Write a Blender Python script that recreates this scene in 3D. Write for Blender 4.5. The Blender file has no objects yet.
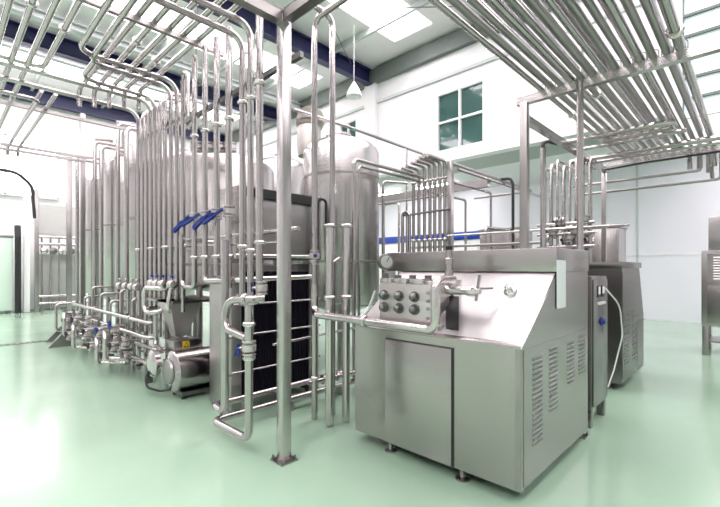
import bpy, bmesh, math, random
from mathutils import Vector, Matrix
random.seed(7)
SC = bpy.context.scene
COL = SC.collection
V = Vector
PI = math.pi
ORD = ['first', 'second', 'third', 'fourth', 'fifth', 'sixth', 'seventh', 'eighth', 'ninth', 'tenth', 'eleventh', 'twelfth',
       'thirteenth', 'fourteenth', 'fifteenth', 'sixteenth', 'seventeenth', 'eighteenth', 'nineteenth', 'twentieth']

# ------------------------------------------------------------------ materials
def new_mat(name):
    m = bpy.data.materials.new(name); m.use_nodes = True
    nt = m.node_tree
    return m, nt, nt.nodes['Principled BSDF']

def mat(name, col, rough=0.5, metal=0.0, vary=0.0, scale=6.0, bump=0.0, stretch=(1, 1, 1), spec=0.5, rvary=0.0, coat=0.0):
    m, nt, b = new_mat(name)
    b.inputs['Base Color'].default_value = (*col, 1)
    b.inputs['Roughness'].default_value = rough
    b.inputs['Metallic'].default_value = metal
    b.inputs['Specular IOR Level'].default_value = spec
    if coat: b.inputs['Coat Weight'].default_value = coat
    if vary or bump or rvary:
        tc = nt.nodes.new('ShaderNodeTexCoord'); mp = nt.nodes.new('ShaderNodeMapping')
        mp.inputs['Scale'].default_value = stretch
        nz = nt.nodes.new('ShaderNodeTexNoise'); nz.inputs['Scale'].default_value = scale; nz.inputs['Detail'].default_value = 4
        nt.links.new(tc.outputs['Object'], mp.inputs['Vector']); nt.links.new(mp.outputs['Vector'], nz.inputs['Vector'])
        if vary:
            cr = nt.nodes.new('ShaderNodeValToRGB')
            cr.color_ramp.elements[0].position = 0.3; cr.color_ramp.elements[1].position = 0.7
            cr.color_ramp.elements[0].color = (*[max(0, c * (1 - vary)) for c in col], 1)
            cr.color_ramp.elements[1].color = (*[min(1, c * (1 + vary)) for c in col], 1)
            nt.links.new(nz.outputs['Fac'], cr.inputs['Fac']); nt.links.new(cr.outputs['Color'], b.inputs['Base Color'])
        if rvary:
            mr = nt.nodes.new('ShaderNodeMapRange')
            mr.inputs['To Min'].default_value = max(0.02, rough - rvary); mr.inputs['To Max'].default_value = rough + rvary
            nt.links.new(nz.outputs['Fac'], mr.inputs['Value']); nt.links.new(mr.outputs['Result'], b.inputs['Roughness'])
        if bump:
            bp = nt.nodes.new('ShaderNodeBump'); bp.inputs['Strength'].default_value = bump; bp.inputs['Distance'].default_value = 0.01
            nt.links.new(nz.outputs['Fac'], bp.inputs['Height']); nt.links.new(bp.outputs['Normal'], b.inputs['Normal'])
    return m

def emit_mat(name, col, s):
    m, nt, b = new_mat(name)
    b.inputs['Base Color'].default_value = (*col, 1)
    b.inputs['Emission Color'].default_value = (*col, 1)
    b.inputs['Emission Strength'].default_value = s
    return m

M = {}
M['steel'] = mat('polished_stainless', (0.49, 0.455, 0.46), 0.2, 1.0, vary=0.04, scale=3)
M['steel2'] = mat('satin_stainless', (0.37, 0.345, 0.345), 0.30, 1.0, vary=0.07, scale=5)
M['tank'] = mat('tank_stainless', (0.53, 0.50, 0.505), 0.27, 1.0, vary=0.03, scale=1.5)
M['brushed'] = mat('brushed_stainless', (0.43, 0.40, 0.40), 0.24, 1.0, vary=0.05, scale=1.8, stretch=(1, 1, 0.5), bump=0.10)
M['bright'] = mat('bright_stainless', (0.64, 0.60, 0.60), 0.24, 1.0, vary=0.03, scale=3)
M['splash'] = mat('bright_sheet', (0.47, 0.445, 0.455), 0.30, 1.0, vary=0.03, scale=2)
M['cast'] = mat('machined_steel', (0.62, 0.575, 0.575), 0.36, 1.0, vary=0.05, scale=20)
M['satin'] = mat('matt_stainless', (0.60, 0.56, 0.56), 0.5, 1.0, vary=0.03)
M['dull'] = mat('dull_stainless', (0.30, 0.28, 0.28), 0.26, 1.0, vary=0.05, scale=1.8, bump=0.08)
M['chrome'] = mat('chrome', (0.85, 0.85, 0.85), 0.08, 1.0)
M['darksteel'] = mat('dark_steel', (0.20, 0.20, 0.20), 0.35, 1.0, vary=0.1)
M['floor'] = mat('green_epoxy', (0.365, 0.525, 0.39), 0.15, 0.0, vary=0.07, scale=0.7, spec=0.6, rvary=0.05)
M['wall'] = mat('white_paint', (0.88, 0.865, 0.88), 0.55, vary=0.01, scale=2)
M['panelwall'] = mat('cool_white_panel', (0.84, 0.825, 0.895), 0.35, vary=0.015, scale=1.2)
M['soffit'] = mat('grey_green_soffit', (0.42, 0.45, 0.42), 0.6, vary=0.03)
M['roof'] = mat('roof_sheet', (0.89, 0.85, 0.865), 0.5, vary=0.03, scale=1.5)
M['navy'] = mat('navy_paint', (0.012, 0.014, 0.075), 0.4, vary=0.08)
M['greybeam'] = mat('grey_green_paint', (0.15, 0.17, 0.16), 0.5, vary=0.06)
M['purlin'] = mat('pale_grey_paint', (0.55, 0.58, 0.58), 0.5, vary=0.02)
M['black'] = mat('black_rubber', (0.012, 0.012, 0.014), 0.45, vary=0.1)
M['plate'] = mat('black_plate_edges', (0.008, 0.007, 0.014), 0.6, spec=0.12, vary=0.15, scale=60, stretch=(1, 0.02, 0.02))
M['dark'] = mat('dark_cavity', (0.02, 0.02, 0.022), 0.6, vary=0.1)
M['blue'] = mat('blue_plastic', (0.010, 0.030, 0.24), 0.35, vary=0.08)
M['sealblue'] = mat('blue_strip', (0.01, 0.05, 0.36), 0.4, vary=0.03)
M['glass'] = mat('green_tinted_glass', (0.055, 0.12, 0.11), 0.04, 0.0, vary=0.1, scale=1.2, spec=0.7)
M['white'] = mat('white_plastic', (0.85, 0.85, 0.85), 0.4, vary=0.01)
M['sticker'] = mat('pale_blue_sticker', (0.72, 0.73, 0.77), 0.45, vary=0.02)
M['yellow'] = mat('warning_yellow', (0.85, 0.62, 0.03), 0.5, vary=0.03)
M['palegreen'] = mat('pale_green_panel', (0.62, 0.74, 0.66), 0.35, vary=0.02)
M['greypanel'] = mat('warm_grey_panel', (0.55, 0.54, 0.53), 0.5, vary=0.02)
M['duct'] = mat('galvanised_duct', (0.45, 0.42, 0.40), 0.38, 1.0, vary=0.1)
M['sky_light'] = emit_mat('skylight_sheet', (1.0, 0.92, 0.955), 13.5)
M['strip'] = emit_mat('added_strip_light', (1.0, 0.90, 0.95), 170.0)  # glow of the strip lights added for the lower wall
M['end_glow'] = emit_mat('added_end_glow', (1.0, 0.93, 0.97), 5.0)  # glow of the window added in the end wall
M['backwall'] = mat('grey_white_paint', (0.52, 0.51, 0.52), 0.6, vary=0.02)
M['day_glass'] = emit_mat('daylit_window', (0.72, 0.84, 0.86), 0.55)

# ------------------------------------------------------------------ mesh builder
WLOC = {}
class MB:
    def __init__(self): self.bm = bmesh.new()
    def box(self, x0, x1, y0, y1, z0, z1, bev=0.0):
        b = bmesh.new()
        r = bmesh.ops.create_cube(b, size=1.0)
        for v in b.verts:
            v.co = V((x0 + (v.co.x + .5) * (x1 - x0), y0 + (v.co.y + .5) * (y1 - y0), z0 + (v.co.z + .5) * (z1 - z0)))
        if bev: bmesh.ops.bevel(b, geom=list(b.edges), offset=bev, segments=2, affect='EDGES', profile=0.6)
        return self._add(b)
    def _add(self, b):
        bmesh.ops.recalc_face_normals(b, faces=list(b.faces))
        me = bpy.data.meshes.new('t'); b.to_mesh(me); b.free(); self.bm.from_mesh(me); bpy.data.meshes.remove(me); return self
    def bar(self, p0, p1, w, h, up=(0, 0, 1), bev=0.0):
        p0, p1 = V(p0), V(p1); d = (p1 - p0); L = d.length; d.normalize()
        u = V(up)
        if abs(d.dot(u)) > 0.98: u = V((1, 0, 0))
        s = d.cross(u).normalized(); u = s.cross(d).normalized()
        b = bmesh.new(); bmesh.ops.create_cube(b, size=1.0)
        for v in b.verts:
            v.co = p0 + d * ((v.co.x + .5) * L) + s * (v.co.y * w) + u * (v.co.z * h)
        if bev: bmesh.ops.bevel(b, geom=list(b.edges), offset=bev, segments=2, affect='EDGES')
        return self._add(b)
    def cyl(self, p0, p1, r, r2=None, n=20):
        p0, p1 = V(p0), V(p1); r2 = r if r2 is None else r2
        return self.lathe(p0, p1 - p0, [(0, r), (1, r2)], n, rel=True)
    def lathe(self, p, axis, prof, n=24, rel=False, caps=True):
        p = V(p); a = V(axis); L = a.length; a = a.normalized()
        t = V((0, 0, 1)) if abs(a.z) < 0.9 else V((1, 0, 0))
        s = a.cross(t).normalized(); u = s.cross(a).normalized()
        b = bmesh.new(); rings = []
        for (h, r) in prof:
            if rel: h = h * L
            rings.append([b.verts.new(p + a * h + (s * math.cos(2 * PI * i / n) + u * math.sin(2 * PI * i / n)) * max(r, 1e-4)) for i in range(n)])
        for q in range(len(rings) - 1):
            for i in range(n):
                b.faces.new((rings[q][i], rings[q][(i + 1) % n], rings[q + 1][(i + 1) % n], rings[q + 1][i]))
        if caps:
            b.faces.new(rings[0]); b.faces.new(rings[-1])
        return self._add(b)
    def tube(self, pts, r, bend=None, n=12, steps=6):
        P = path(pts, bend if bend is not None else r * 2.6, steps)
        b = bmesh.new(); rings = []
        d0 = (P[1] - P[0]).normalized()
        t = V((0, 0, 1)) if abs(d0.z) < 0.9 else V((1, 0, 0))
        s = d0.cross(t).normalized()
        for i, p in enumerate(P):
            if i == 0: d = d0
            elif i == len(P) - 1: d = (P[i] - P[i - 1]).normalized()
            else: d = ((P[i + 1] - P[i]).normalized() + (P[i] - P[i - 1]).normalized()).normalized()
            s = (s - d * s.dot(d)).normalized(); u = d.cross(s)
            rings.append([b.verts.new(p + (s * math.cos(2 * PI * k / n) + u * math.sin(2 * PI * k / n)) * r) for k in range(n)])
        for q in range(len(rings) - 1):
            for k in range(n):
                b.faces.new((rings[q][k], rings[q][(k + 1) % n], rings[q + 1][(k + 1) % n], rings[q + 1][k]))
        b.faces.new(rings[0]); b.faces.new(rings[-1])
        return self._add(b)
    def prism(self, poly, a0, a1, axis='y', bev=0.0):
        """poly in the two other coordinates (x,z for axis y; y,z for axis x; x,y for axis z)"""
        b = bmesh.new()
        def mk(c, a):
            return V((c[0], a, c[1])) if axis == 'y' else (V((a, c[0], c[1])) if axis == 'x' else V((c[0], c[1], a)))
        A = [b.verts.new(mk(c, a0)) for c in poly]; B = [b.verts.new(mk(c, a1)) for c in poly]
        b.faces.new(A); b.faces.new(B); n = len(poly)
        for i in range(n): b.faces.new((A[i], A[(i + 1) % n], B[(i + 1) % n], B[i]))
        if bev: bmesh.ops.bevel(b, geom=list(b.edges), offset=bev, segments=2, affect='EDGES')
        return self._add(b)
    def quad(self, a, b_, c, d, th, nrm):
        """thick plate: four corners and a thickness along nrm"""
        nrm = V(nrm).normalized() * th
        b = bmesh.new()
        A = [b.verts.new(V(p)) for p in (a, b_, c, d)]; B = [b.verts.new(V(p) + nrm) for p in (a, b_, c, d)]
        b.faces.new(A); b.faces.new(B)
        for i in range(4): b.faces.new((A[i], A[(i + 1) % 4], B[(i + 1) % 4], B[i]))
        return self._add(b)
    def build(self, name, m, parent=None):
        bm = self.bm
        xs = [v.co for v in bm.verts]
        mn = [min(c[i] for c in xs) for i in range(3)]; mx = [max(c[i] for c in xs) for i in range(3)]
        base = V(((mn[0] + mx[0]) / 2, (mn[1] + mx[1]) / 2, mn[2]))
        for v in bm.verts: v.co -= base
        me = bpy.data.meshes.new(name); bm.to_mesh(me); bm.free()
        for p in me.polygons: p.use_smooth = True
        me.set_sharp_from_angle(angle=math.radians(38))
        me.materials.append(m)
        o = bpy.data.objects.new(name, me); COL.objects.link(o)
        WLOC[o.name] = base
        if parent is not None:
            o.parent = parent; o.location = base - WLOC[parent.name]
        else: o.location = base
        return o

def path(pts, R, steps=6):
    pts = [V(p) for p in pts]; out = [pts[0]]
    for i in range(1, len(pts) - 1):
        a, b, c = pts[i - 1], pts[i], pts[i + 1]
        d1 = (a - b); d2 = (c - b); l1, l2 = d1.length, d2.length
        d1.normalize(); d2.normalize()
        ang = d1.angle(d2)
        if ang > PI - 0.03: out.append(b); continue
        t = min(R / math.tan(ang / 2), l1 * 0.49, l2 * 0.49)
        r = t * math.tan(ang / 2)
        cen = b + (d1 + d2).normalized() * (r / math.sin(ang / 2))
        p0 = b + d1 * t; p1 = b + d2 * t
        v0 = (p0 - cen); v1 = (p1 - cen); th = v0.angle(v1)
        for k in range(steps + 1):
            f = k / steps
            out.append(cen + (v0 * math.sin((1 - f) * th) + v1 * math.sin(f * th)) / math.sin(th))
    out.append(pts[-1]); return out

def tag(o, label, cat, group=None, kind=None):
    o['label'] = label; o['category'] = cat
    if group: o['group'] = group
    if kind: o['kind'] = kind
    return o
def empty(name, loc, label, cat, group=None):
    o = bpy.data.objects.new(name, None); COL.objects.link(o); o.location = loc; WLOC[o.name] = V(loc)
    o.empty_display_size = 0.1
    return tag(o, label, cat, group)
def struct(name, mb, m, parent=None):
    o = mb.build(name, m, parent)
    if parent is None: o['kind'] = 'structure'
    return o
def clamp(parent, p, axis, r):
    a = V(axis).normalized()
    b = MB().lathe(V(p) - a * 0.02, a, [(0, r), (0.002, r * 1.35), (0.012, r * 1.5), (0.014, r * 1.62), (0.026, r * 1.62), (0.028, r * 1.5), (0.038, r * 1.35), (0.04, r)], 14)
    return b.build('clamp_ring', M['bright'], parent)
def pipe(label, pts, r=0.026, m='steel', bend=None, clamps=(), group=None, name='steel_pipe', n=12, cat='pipe'):
    o = MB().tube(pts, r, bend, n).build(name, M[m])
    tag(o, label, cat, group)
    for (p, a) in clamps: clamp(o, p, a, r)
    return o
def valve(label, p, axis, r=0.03, neck=(0, -1, 0), hdir=(0, 0, 1), hl=0.2, hm='blue', group=None, name='butterfly_valve', cap=False):
    p = V(p); a = V(axis).normalized(); nk = V(neck).normalized(); hd = V(hdir).normalized()
    t = empty(name, p, label, 'valve', group)
    MB().lathe(p - a * 0.03, a, [(0, r * 1.5), (0.006, r * 1.75), (0.054, r * 1.75), (0.06, r * 1.5)], 16).build('body', M['cast'], t)
    for s in (-1, 1):
        q = p + a * (s * 0.05)
        MB().lathe(q - a * 0.012, a, [(0, r * 1.3), (0.004, r * 1.7), (0.02, r * 1.7), (0.024, r * 1.3)], 16).build('clamp_ring', M['bright'], t)
    L = r * 1.6 + 0.035
    MB().cyl(p + nk * r, p + nk * L, 0.011, 0.011, 10).build('stem', M['steel'], t)
    q = p + nk * L
    if cap:
        MB().lathe(q, nk, [(0, 0.012), (0.004, 0.02), (0.03, 0.02), (0.036, 0.012)], 14).build('cap', M[hm], t)
    else:
        h = MB().bar(q - hd * 0.03, q + hd * hl * .5, 0.018, 0.014, up=nk, bev=0.003)
        h.bar(q + hd * hl * 0.35, q + hd * (hl + 0.01), 0.03, 0.02, up=nk, bev=0.006)
        h.build('handle', M[hm], t)
    return t

# ------------------------------------------------------------------ camera
F = 410.0; AZ = math.radians(44.0); CA, SA = math.cos(AZ), math.sin(AZ); H = 1.5; CX, CY = 360.0, 268.0
cam = bpy.data.cameras.new('camera'); co = bpy.data.objects.new('camera', cam); COL.objects.link(co)
co.location = (0, 0, H); co.rotation_euler = (PI / 2, 0, AZ - PI / 2)
cam.sensor_width = 36; cam.lens = F / 720 * 36; cam.shift_y = (CY - 253.5) / 720; cam.clip_start = 0.05; cam.clip_end = 200
SC.camera = co
def onX(px, py, X):
    u = (px - CX) / F; d = X / (CA + SA * u); return V((X, d * (SA - CA * u), H + (CY - py) * d / F))
def onY(px, py, Y):
    u = (px - CX) / F; d = Y / (SA - CA * u); return V((d * (CA + SA * u), Y, H + (CY - py) * d / F))
def onZ(px, py, Z):
    d = (Z - H) * F / (CY - py); u = (px - CX) / F; return V((d * (CA + SA * u), d * (SA - CA * u), Z))
def onD(px, py, d):
    u = (px - CX) / F; return V((d * (CA + SA * u), d * (SA - CA * u), H + (CY - py) * d / F))

# ------------------------------------------------------------------ the hall
XW, XL, YW, ZR, ZS = 10.0, 14.45, 19.0, 8.02, 4.54
struct('floor', MB().box(-9, XL + .2, -9, YW + .2, -0.1, 0), M['floor'])
roof = MB()
SKY = [-5.0, -1.2, 1.0, 3.6, 6.85, 11.3, 16.0]  # fourth strip is unseen, placed for its bright reflection on the splash panel
ys = [-9.0]
SW = [.65] * 6 + [1.3]  # last strip made wider to throw more light on the end wall
for s, h in zip(SKY, SW): ys += [s - h, s + h]
ys.append(YW + .2)
for i in range(0, len(ys), 2): roof.box(-9, XW + .3, ys[i], ys[i + 1], ZR, ZR + .12)
for s, h in zip(SKY, SW):
    roof.box(9.2, XW + .3, s - h, s + h, ZR, ZR + .12)
    roof.box(-9, -8.2, s - h, s + h, ZR, ZR + .12)
struct('ceiling', roof, M['roof'])
for i, (s, h) in enumerate(zip(SKY, SW)):
    k = struct('window_%d' % (i + 11), MB().box(-8.2, 9.2, s - h, s + h, ZR + .04, ZR + .06), M['sky_light'])
    k['label'] = 'white translucent roof light strip'
# wall with upper windows: built round its openings
w = MB()
wa, wb = onX(437, 120, XW).y, onX(483.3, 115, XW).y          # upper window
wz0, wz1 = 4.82, 6.45
va, vb = 9.85, 10.65                                          # the window seen behind the tank
ya, yb = 1.02, -3.5                                           # big daylit windows at the right
w.box(XW, XW + .2, 1.2, wb, ZS, ZR); w.box(XW, XW + .2, wa, va, ZS, ZR); w.box(XW, XW + .2, vb, YW + .2, ZS, ZR)
w.box(XW, XW + .2, wb, wa, ZS, wz0); w.box(XW, XW + .2, wb, wa, wz1, ZR)
w.box(XW, XW + .2, va, vb, ZS, 5.2); w.box(XW, XW + .2, va, vb, 6.6, ZR)
w.box(XW, XW + .2, ya, 1.2, 3.85, ZR); w.box(XW, XW + .2, yb, ya, 3.85, 4.35); w.box(XW, XW + .2, yb, ya, 6.75, ZR); w.box(XW, XW + .2, -9, yb, 3.85, ZR)
w.box(XW - .12, XW, 8.85, 9.35, ZS, ZR)
struct('wall_back', w, M['wall'])
struct('trim_1', MB().box(XW - .06, XW, -9, YW, 6.85, 6.93), M['purlin'])
struct('trim_2', MB().box(XW - .10, XW + .2, 1.2, YW, ZS - .06, ZS + .14), M['wall'])
struct('wall_lower', MB().box(XL, XL + .2, -9, YW + .2, 0, ZS), M['panelwall'])
struct('trim_3', MB().box(XL - .02, XL, -9, YW, 1.86, 1.90), M['wall'])
struct('trim_4', MB().box(XL - .02, XL, 2.5, 2.56, 0, ZS), M['purlin'])
struct('ceiling_soffit', MB().box(XW + .2, 11.6, 1.2, YW + .2, ZS, ZS + .1), M['soffit'])
struct('ceiling_inner', MB().box(11.6, XL + .2, -9, YW + .2, ZS + .0, ZS + .1).box(XW + .2, 11.6, -9, 1.2, ZS, ZS + .1), M['wall'])
struct('wall_front', MB().box(-9.2, XL + .2, -9.2, -9, 0, ZR), M['backwall'])
struct('wall_right', MB().box(-9.2, -9, -9, YW + .2, 0, ZR), M['backwall'])
for i, (x, y0, y1) in enumerate(((12.6, 7.6, 9.2), (12.6, -1.0, .6), (12.6, -3.6, -2.0), (12.6, 10.0, 11.6))):  # strip lights added behind the pipework to brighten the dim lower wall
    t = empty('added_ceiling_light', (x, (y0 + y1) / 2, ZS - .06), 'added slim white strip light under the low ceiling, %s from the right end' % ORD[[2, 1, 0, 3][i]], 'lamp', 'added strip lights under the low ceiling')
    MB().box(x - .09, x + .09, y0, y1, ZS - .05, ZS).build('housing', M['white'], t)
    MB().box(x - .07, x + .07, y0 + .02, y1 - .02, ZS - .07, ZS - .05).build('diffuser', M['strip'], t)
lw = MB().box(-9, XL + .2, YW, YW + .2, 0, ZR)
struct('wall_left', lw, M['wall'])
def win(n, X, y0, y1, z0, z1, ny, nz, pane, fr=0.06, fm='white'):
    f = MB()
    for i in range(ny + 1):
        y = y0 + (y1 - y0) * i / ny; f.box(X + .01, X + .13, y - fr / 2, y + fr / 2, z0, z1)
    for k in range(nz + 1):
        z = z0 + (z1 - z0) * k / nz; f.box(X + .012, X + .128, y0, y1, z - fr / 2, z + fr / 2)
    o = struct('window_%d' % n, f, M[fm])
    MB().box(X + .08, X + .1, y0 + .01, y1 - .01, z0 + .01, z1 - .01).build('pane', pane, o)
win(5, XW, wb, wa, wz0, wz1, 2, 2, M['glass'])
win(6, XW, va, vb, 5.2, 6.6, 2, 2, M['glass'])
win(7, XW, yb, ya, 4.35, 6.75, 5, 6, M['day_glass'], .045, 'greybeam')
# steel of the roof
def ibeam_x(y, x0, x1, z0, z1, m):
    b = MB(); t = 0.03
    b.box(x0, x1, y - .012, y + .012, z0, z1); b.box(x0, x1, y - .12, y + .12, z0, z0 + t); b.box(x0, x1, y - .12, y + .12, z1 - t, z1)
    return b
for i, y in enumerate((9.1, 14.05, 18.75)):
    o = ibeam_x(y, -8.98, XW - .02, 7.48, 7.95, 'navy').build('roof_beam', M['navy'])
    tag(o, ['navy blue roof girder meeting the white pilaster beside the lamp',
            'navy blue roof girder crossing behind the rack pipes high up', 'navy blue roof girder along the top of the end wall'][i], 'beam', 'navy roof girders')
o = MB().box(XW - .16, XW, -9, YW, 7.5, 7.95).build('eaves_beam', M['greybeam']); tag(o, 'grey green eaves beam along the top of the window wall', 'beam')
PURL = [-2.2, 0.2, 2.4, 4.6, 6.4, 8.2]
for i, x in enumerate(PURL):
    o = MB().box(x - .04, x + .04, -8.9, YW - .1, ZR - .17, ZR).build('roof_purlin', M['purlin'])
    tag(o, 'pale grey roof purlin under the roof sheets, %s from the window wall' % ORD[len(PURL) - 1 - i], 'purlin', 'roof purlins')
for i, (y, z) in enumerate(((12.7, 7.72), (15.2, 7.86))):
    o = ibeam_x(y, -8.98, XW - .18, z - .1, z + .1, 0).build('roof_purlin', M['purlin'])
    tag(o, ['pale grey cross girder just before the second navy girder', 'pale grey cross girder between the two far navy girders'][i], 'purlin', 'pale cross girders')
for i, (a, b) in enumerate((((8.9, 8.98, 7.8), (6.6, 7.6, 7.84)), ((6.6, 7.6, 7.84), (8.9, 5.0, 7.8)), ((6.2, 13.9, 7.6), (4.2, 9.25, 7.6)))):
    o = MB().cyl(a, b, 0.012, n=8).build('brace_rod', M['greybeam'])
    tag(o, ['thin roof bracing rod running from the blue girder to the roof light', 'thin roof bracing rod running on from the roof light to the right rack',
            'thin roof bracing rod over the vertical pipe bank'][i], 'rod', 'roof bracing rods')
# pendant lamp
lp = onD(354, 88, 11.0)
t = empty('pendant_lamp', (lp.x, lp.y, 6.1), 'white bell shaped pendant lamp hanging from the roof on a thin cord', 'lamp')
MB().cyl((lp.x, lp.y, 6.48), (lp.x, lp.y, ZR), 0.008, n=8).build('cord', M['white'], t)
MB().lathe((lp.x, lp.y, 6.1), (0, 0, 1), [(0, .205), (.02, .21), (.10, .19), (.2, .145), (.3, .085), (.38, .035), (.40, .02)], 24).build('lamp_shade', M['white'], t)
MB().lathe((lp.x, lp.y, 6.04), (0, 0, 1), [(0, .03), (.02, .09), (.06, .12)], 20).build('bulb', M['white'], t)

# floor drain
o = MB()
for k in range(44): o.box(-2.5 + k * .1, -2.44 + k * .1, 10.44, 10.56, 0.001, .006)
o.box(-2.55, 1.95, 10.42, 10.44, 0.001, .008); o.box(-2.55, 1.95, 10.56, 10.58, 0.001, .008)
o = o.build('floor_drain', M['darksteel']); tag(o, 'narrow dark drain grating set in the green floor', 'drain')

# ------------------------------------------------------------------ homogenizer (large machine, right foreground)
def louvres(mb, x0, x1, z0, z1, y, step=0.033, sl=None):
    z = z0
    while z < z1 - .01:
        mb.prism([(y, z + .010), (y - .005, z + .013), (y, z + .024)], x0, x1, 'x')
        if sl is not None: sl.box(x0 + .004, x1 - .004, y - .003, y, z - .002, z + .011)
        z += step
    return mb
def homogenizer_a():
    X0, X1, Y0, Y1 = 2.54, 3.96, 1.056, 2.516
    t = empty('homogenizer', ((X0 + X1) / 2, (Y0 + Y1) / 2, 0), 'large stainless homogenizer with sloping front, valve block and louvred side', 'machine', 'homogenizers')
    zb = 0.09
    MB().prism([(X0, zb), (X0, 1.0), (X0 + .05, 1.012), (3.19, 1.47), (X1, 1.47), (X1, zb)], Y0, Y1, 'y', bev=.006).build('body', M['brushed'], t)
    MB().box(3.17, X1 + .01, Y0 - .006, Y1 + .17, 1.47, 1.652, bev=.008).build('hood', M['brushed'], t)
    # sloping splash panel, bright
    n = V((-.46, 0, .59)).normalized()
    a = V((X0 + .055, Y0 + .01, 1.014)); b = V((3.185, Y0 + .01, 1.464))
    MB().quad(a, V((a.x, Y1 - .01, a.z)), V((b.x, Y1 - .01, b.z)), b, .004, n).build('splash_panel', M['splash'], t)
    def onS(px, py):
        r = onD(px, py, 1.0) - V((0, 0, H)); c0 = V((0, 0, H)); return c0 + r * ((a - c0).dot(n) / r.dot(n))
    MB().quad(onS(446, 297), onS(459, 297), onS(459, 331), onS(446, 329), .008, n).build('slot', M['black'], t)
    # front: door with a shadow gap, corner strip
    ya, yb = onX(452, 380, X0).y, onX(386, 380, X0).y
    MB().box(X0 - .012, X0, ya, yb, zb + .005, .925, bev=.004).build('door', M['brushed'], t)
    MB().box(X0 - .004, X0 + .004, ya - .016, ya - .001, zb + .005, .93).build('door_gap', M['dark'], t)
    MB().box(X0 - .004, X0 + .004, ya - .016, yb, .927, .936).build('door_gap', M['dark'], t)
    MB().box(X0 - .006, X0 + .02, Y0 - .004, Y0 + .035, zb + .01, .99).build('corner_strip', M['steel2'], t)
    # louvred side panel
    s = MB().box(X0 + .04, X1 - .03, Y0 - .004, Y0, zb + .02, .98)
    SL = []
    for (c, z0) in ((2.80, .33), (3.10, .48), (3.48, .60), (3.77, .62)):
        SL.append(MB()); louvres(s, c - .085, c + .085, z0, .93, Y0 - .003, sl=SL[-1])
    s = s.build('louvred_panel', M['brushed'], t); [q.build('louvre_slots', M['darksteel'], s) for q in SL]
    MB().box(3.16, 3.36, Y0 - .0075, Y0 - .0055, 1.2, 1.56, bev=.002).build('sticker', M['sticker'], t)
    for (x, y) in ((2.60, 1.5), (2.60, 2.16), (3.78, 1.35), (3.78, 2.25)):
        MB().lathe((x, y, 0), (0, 0, 1), [(0, .05), (.012, .05), (.02, .02), (zb + .01, .02)], 14).build('foot', M['steel2'], t)
    # cylinder block
    BX, BY0, BY1, BZ0, BZ1 = 2.60, 1.765, 2.285, 1.0, 1.37
    bl = MB().box(BX, BX + .26, BY0, BY1, BZ0, BZ1, bev=.008).build('cylinder_block', M['cast'], t)
    for k, y in enumerate((2.225, 2.07, 1.915)):
        for z in (1.175, 1.275):
            MB().lathe((BX, y, z), (-1, 0, 0), [(0, .044), (.008, .044), (.009, .032), (.03, .032), (.046, .026), (.056, .015), (.06, .002)], 20).build('cap_nut', M['darksteel'], bl)
        MB().box(BX + .01, BX + .12, y - .062, y + .062, BZ1, BZ1 + .045, bev=.006).build('valve_cover', M['bright'], bl)
        MB().lathe((BX + .18, y, BZ1), (0, 0, 1), [(0, .045), (.03, .045), (.032, .03), (.07, .03)], 14).build('valve_cap', M['darksteel'], bl)
    for z in (1.06, 1.12, 1.19, 1.25, 1.31):
        MB().lathe((BX, 1.79, z), (-1, 0, 0), [(0, .014), (.014, .014), (.016, .008)], 6).build('bolt', M['steel2'], bl)
    MB().box(BX + .06, BX + .6, BY0 + .02, BY1 - .02, 1.30, 1.40, bev=.01).build('pump_head', M['bright'], t)
    MB().box(BX + .05, BX + .20, BY0 - .05, BY0, 1.28, 1.36, bev=.006).build('outlet_flange', M['cast'], bl)
    MB().box(BX + .02, BX + .11, BY0 - .085, BY0 + .005, 1.005, 1.075, bev=.008).build('inlet_flange', M['cast'], bl)
    for z in (1.025, 1.055): MB().lathe((BX + .02, 1.71, z), (-1, 0, 0), [(0, .01), (.012, .01)], 6).build('bolt', M['steel2'], bl)
    # pressure gauge
    g = onD(385.5, 262, 3.58)
    gd = V((-CA, -SA, 0)).normalized(); gd = (gd + V((.25, -.25, .1))).normalized()
    gg = MB().lathe(g - gd * .03, gd, [(0, .055), (.01, .07), (.05, .07), (.056, .062)], 28).build('pressure_gauge', M['darksteel'], t)
    MB().lathe(g + gd * .024, gd, [(0, .054), (.004, .054)], 28).build('dial', M['greypanel'], gg)
    MB().bar(g + gd * .030, g + gd * .030 + V((.02, -.012, .04)), .006, .003, up=gd).build('needle', M['black'], gg)
    MB().tube([g + V((0, 0, -.06)), g + V((0, 0, -.17)), (BX + .1, BY1 - .02, 1.33)], .014, .02).build('gauge_stem', M['steel2'], t)
    MB().lathe(g + V((0, 0, -.15)), (0, 0, 1), [(0, .03), (.05, .03), (.055, .02)], 14).build('gauge_joint', M['darksteel'], t)
    # sight tube with black cap
    q = onD(449, 288, 3.2)
    MB().lathe((q.x, q.y, 1.34), (0, 0, 1), [(0, .036), (.05, .036), (.052, .024), (.09, .024), (.092, .033), (.14, .033), (.142, .026), (.19, .026), (.192, .034), (.23, .034), (.24, .026), (.3, .026)], 20).build('regulator', M['steel'], t)
    MB().lathe((q.x, q.y, 1.64), (0, 0, 1), [(0, .026), (.03, .026), (.036, .015)], 16).build('regulator_cap', M['black'], t)
    # horizontal regulating handle
    hz = 1.33
    MB().lathe((2.74, BY0 - .03, hz), (0, -1, 0), [(0, .034), (.07, .034), (.072, .031), (.2, .031), (.202, .040), (.25, .040), (.27, .03), (.3, .02)], 20).build('regulating_spindle', M['bright'], t)
    MB().bar((2.74, 1.47, hz - .07), (2.74, 1.44, hz + .12), .016, .016).build('lever', M['steel2'], t)
    MB().bar((2.70, 1.49, hz + .02), (2.86, 1.40, hz + .02), .014, .014).build('lever', M['steel2'], t)
    # chrome knob on the slope
    k = V((3.0, 1.325, 1.325))
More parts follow.
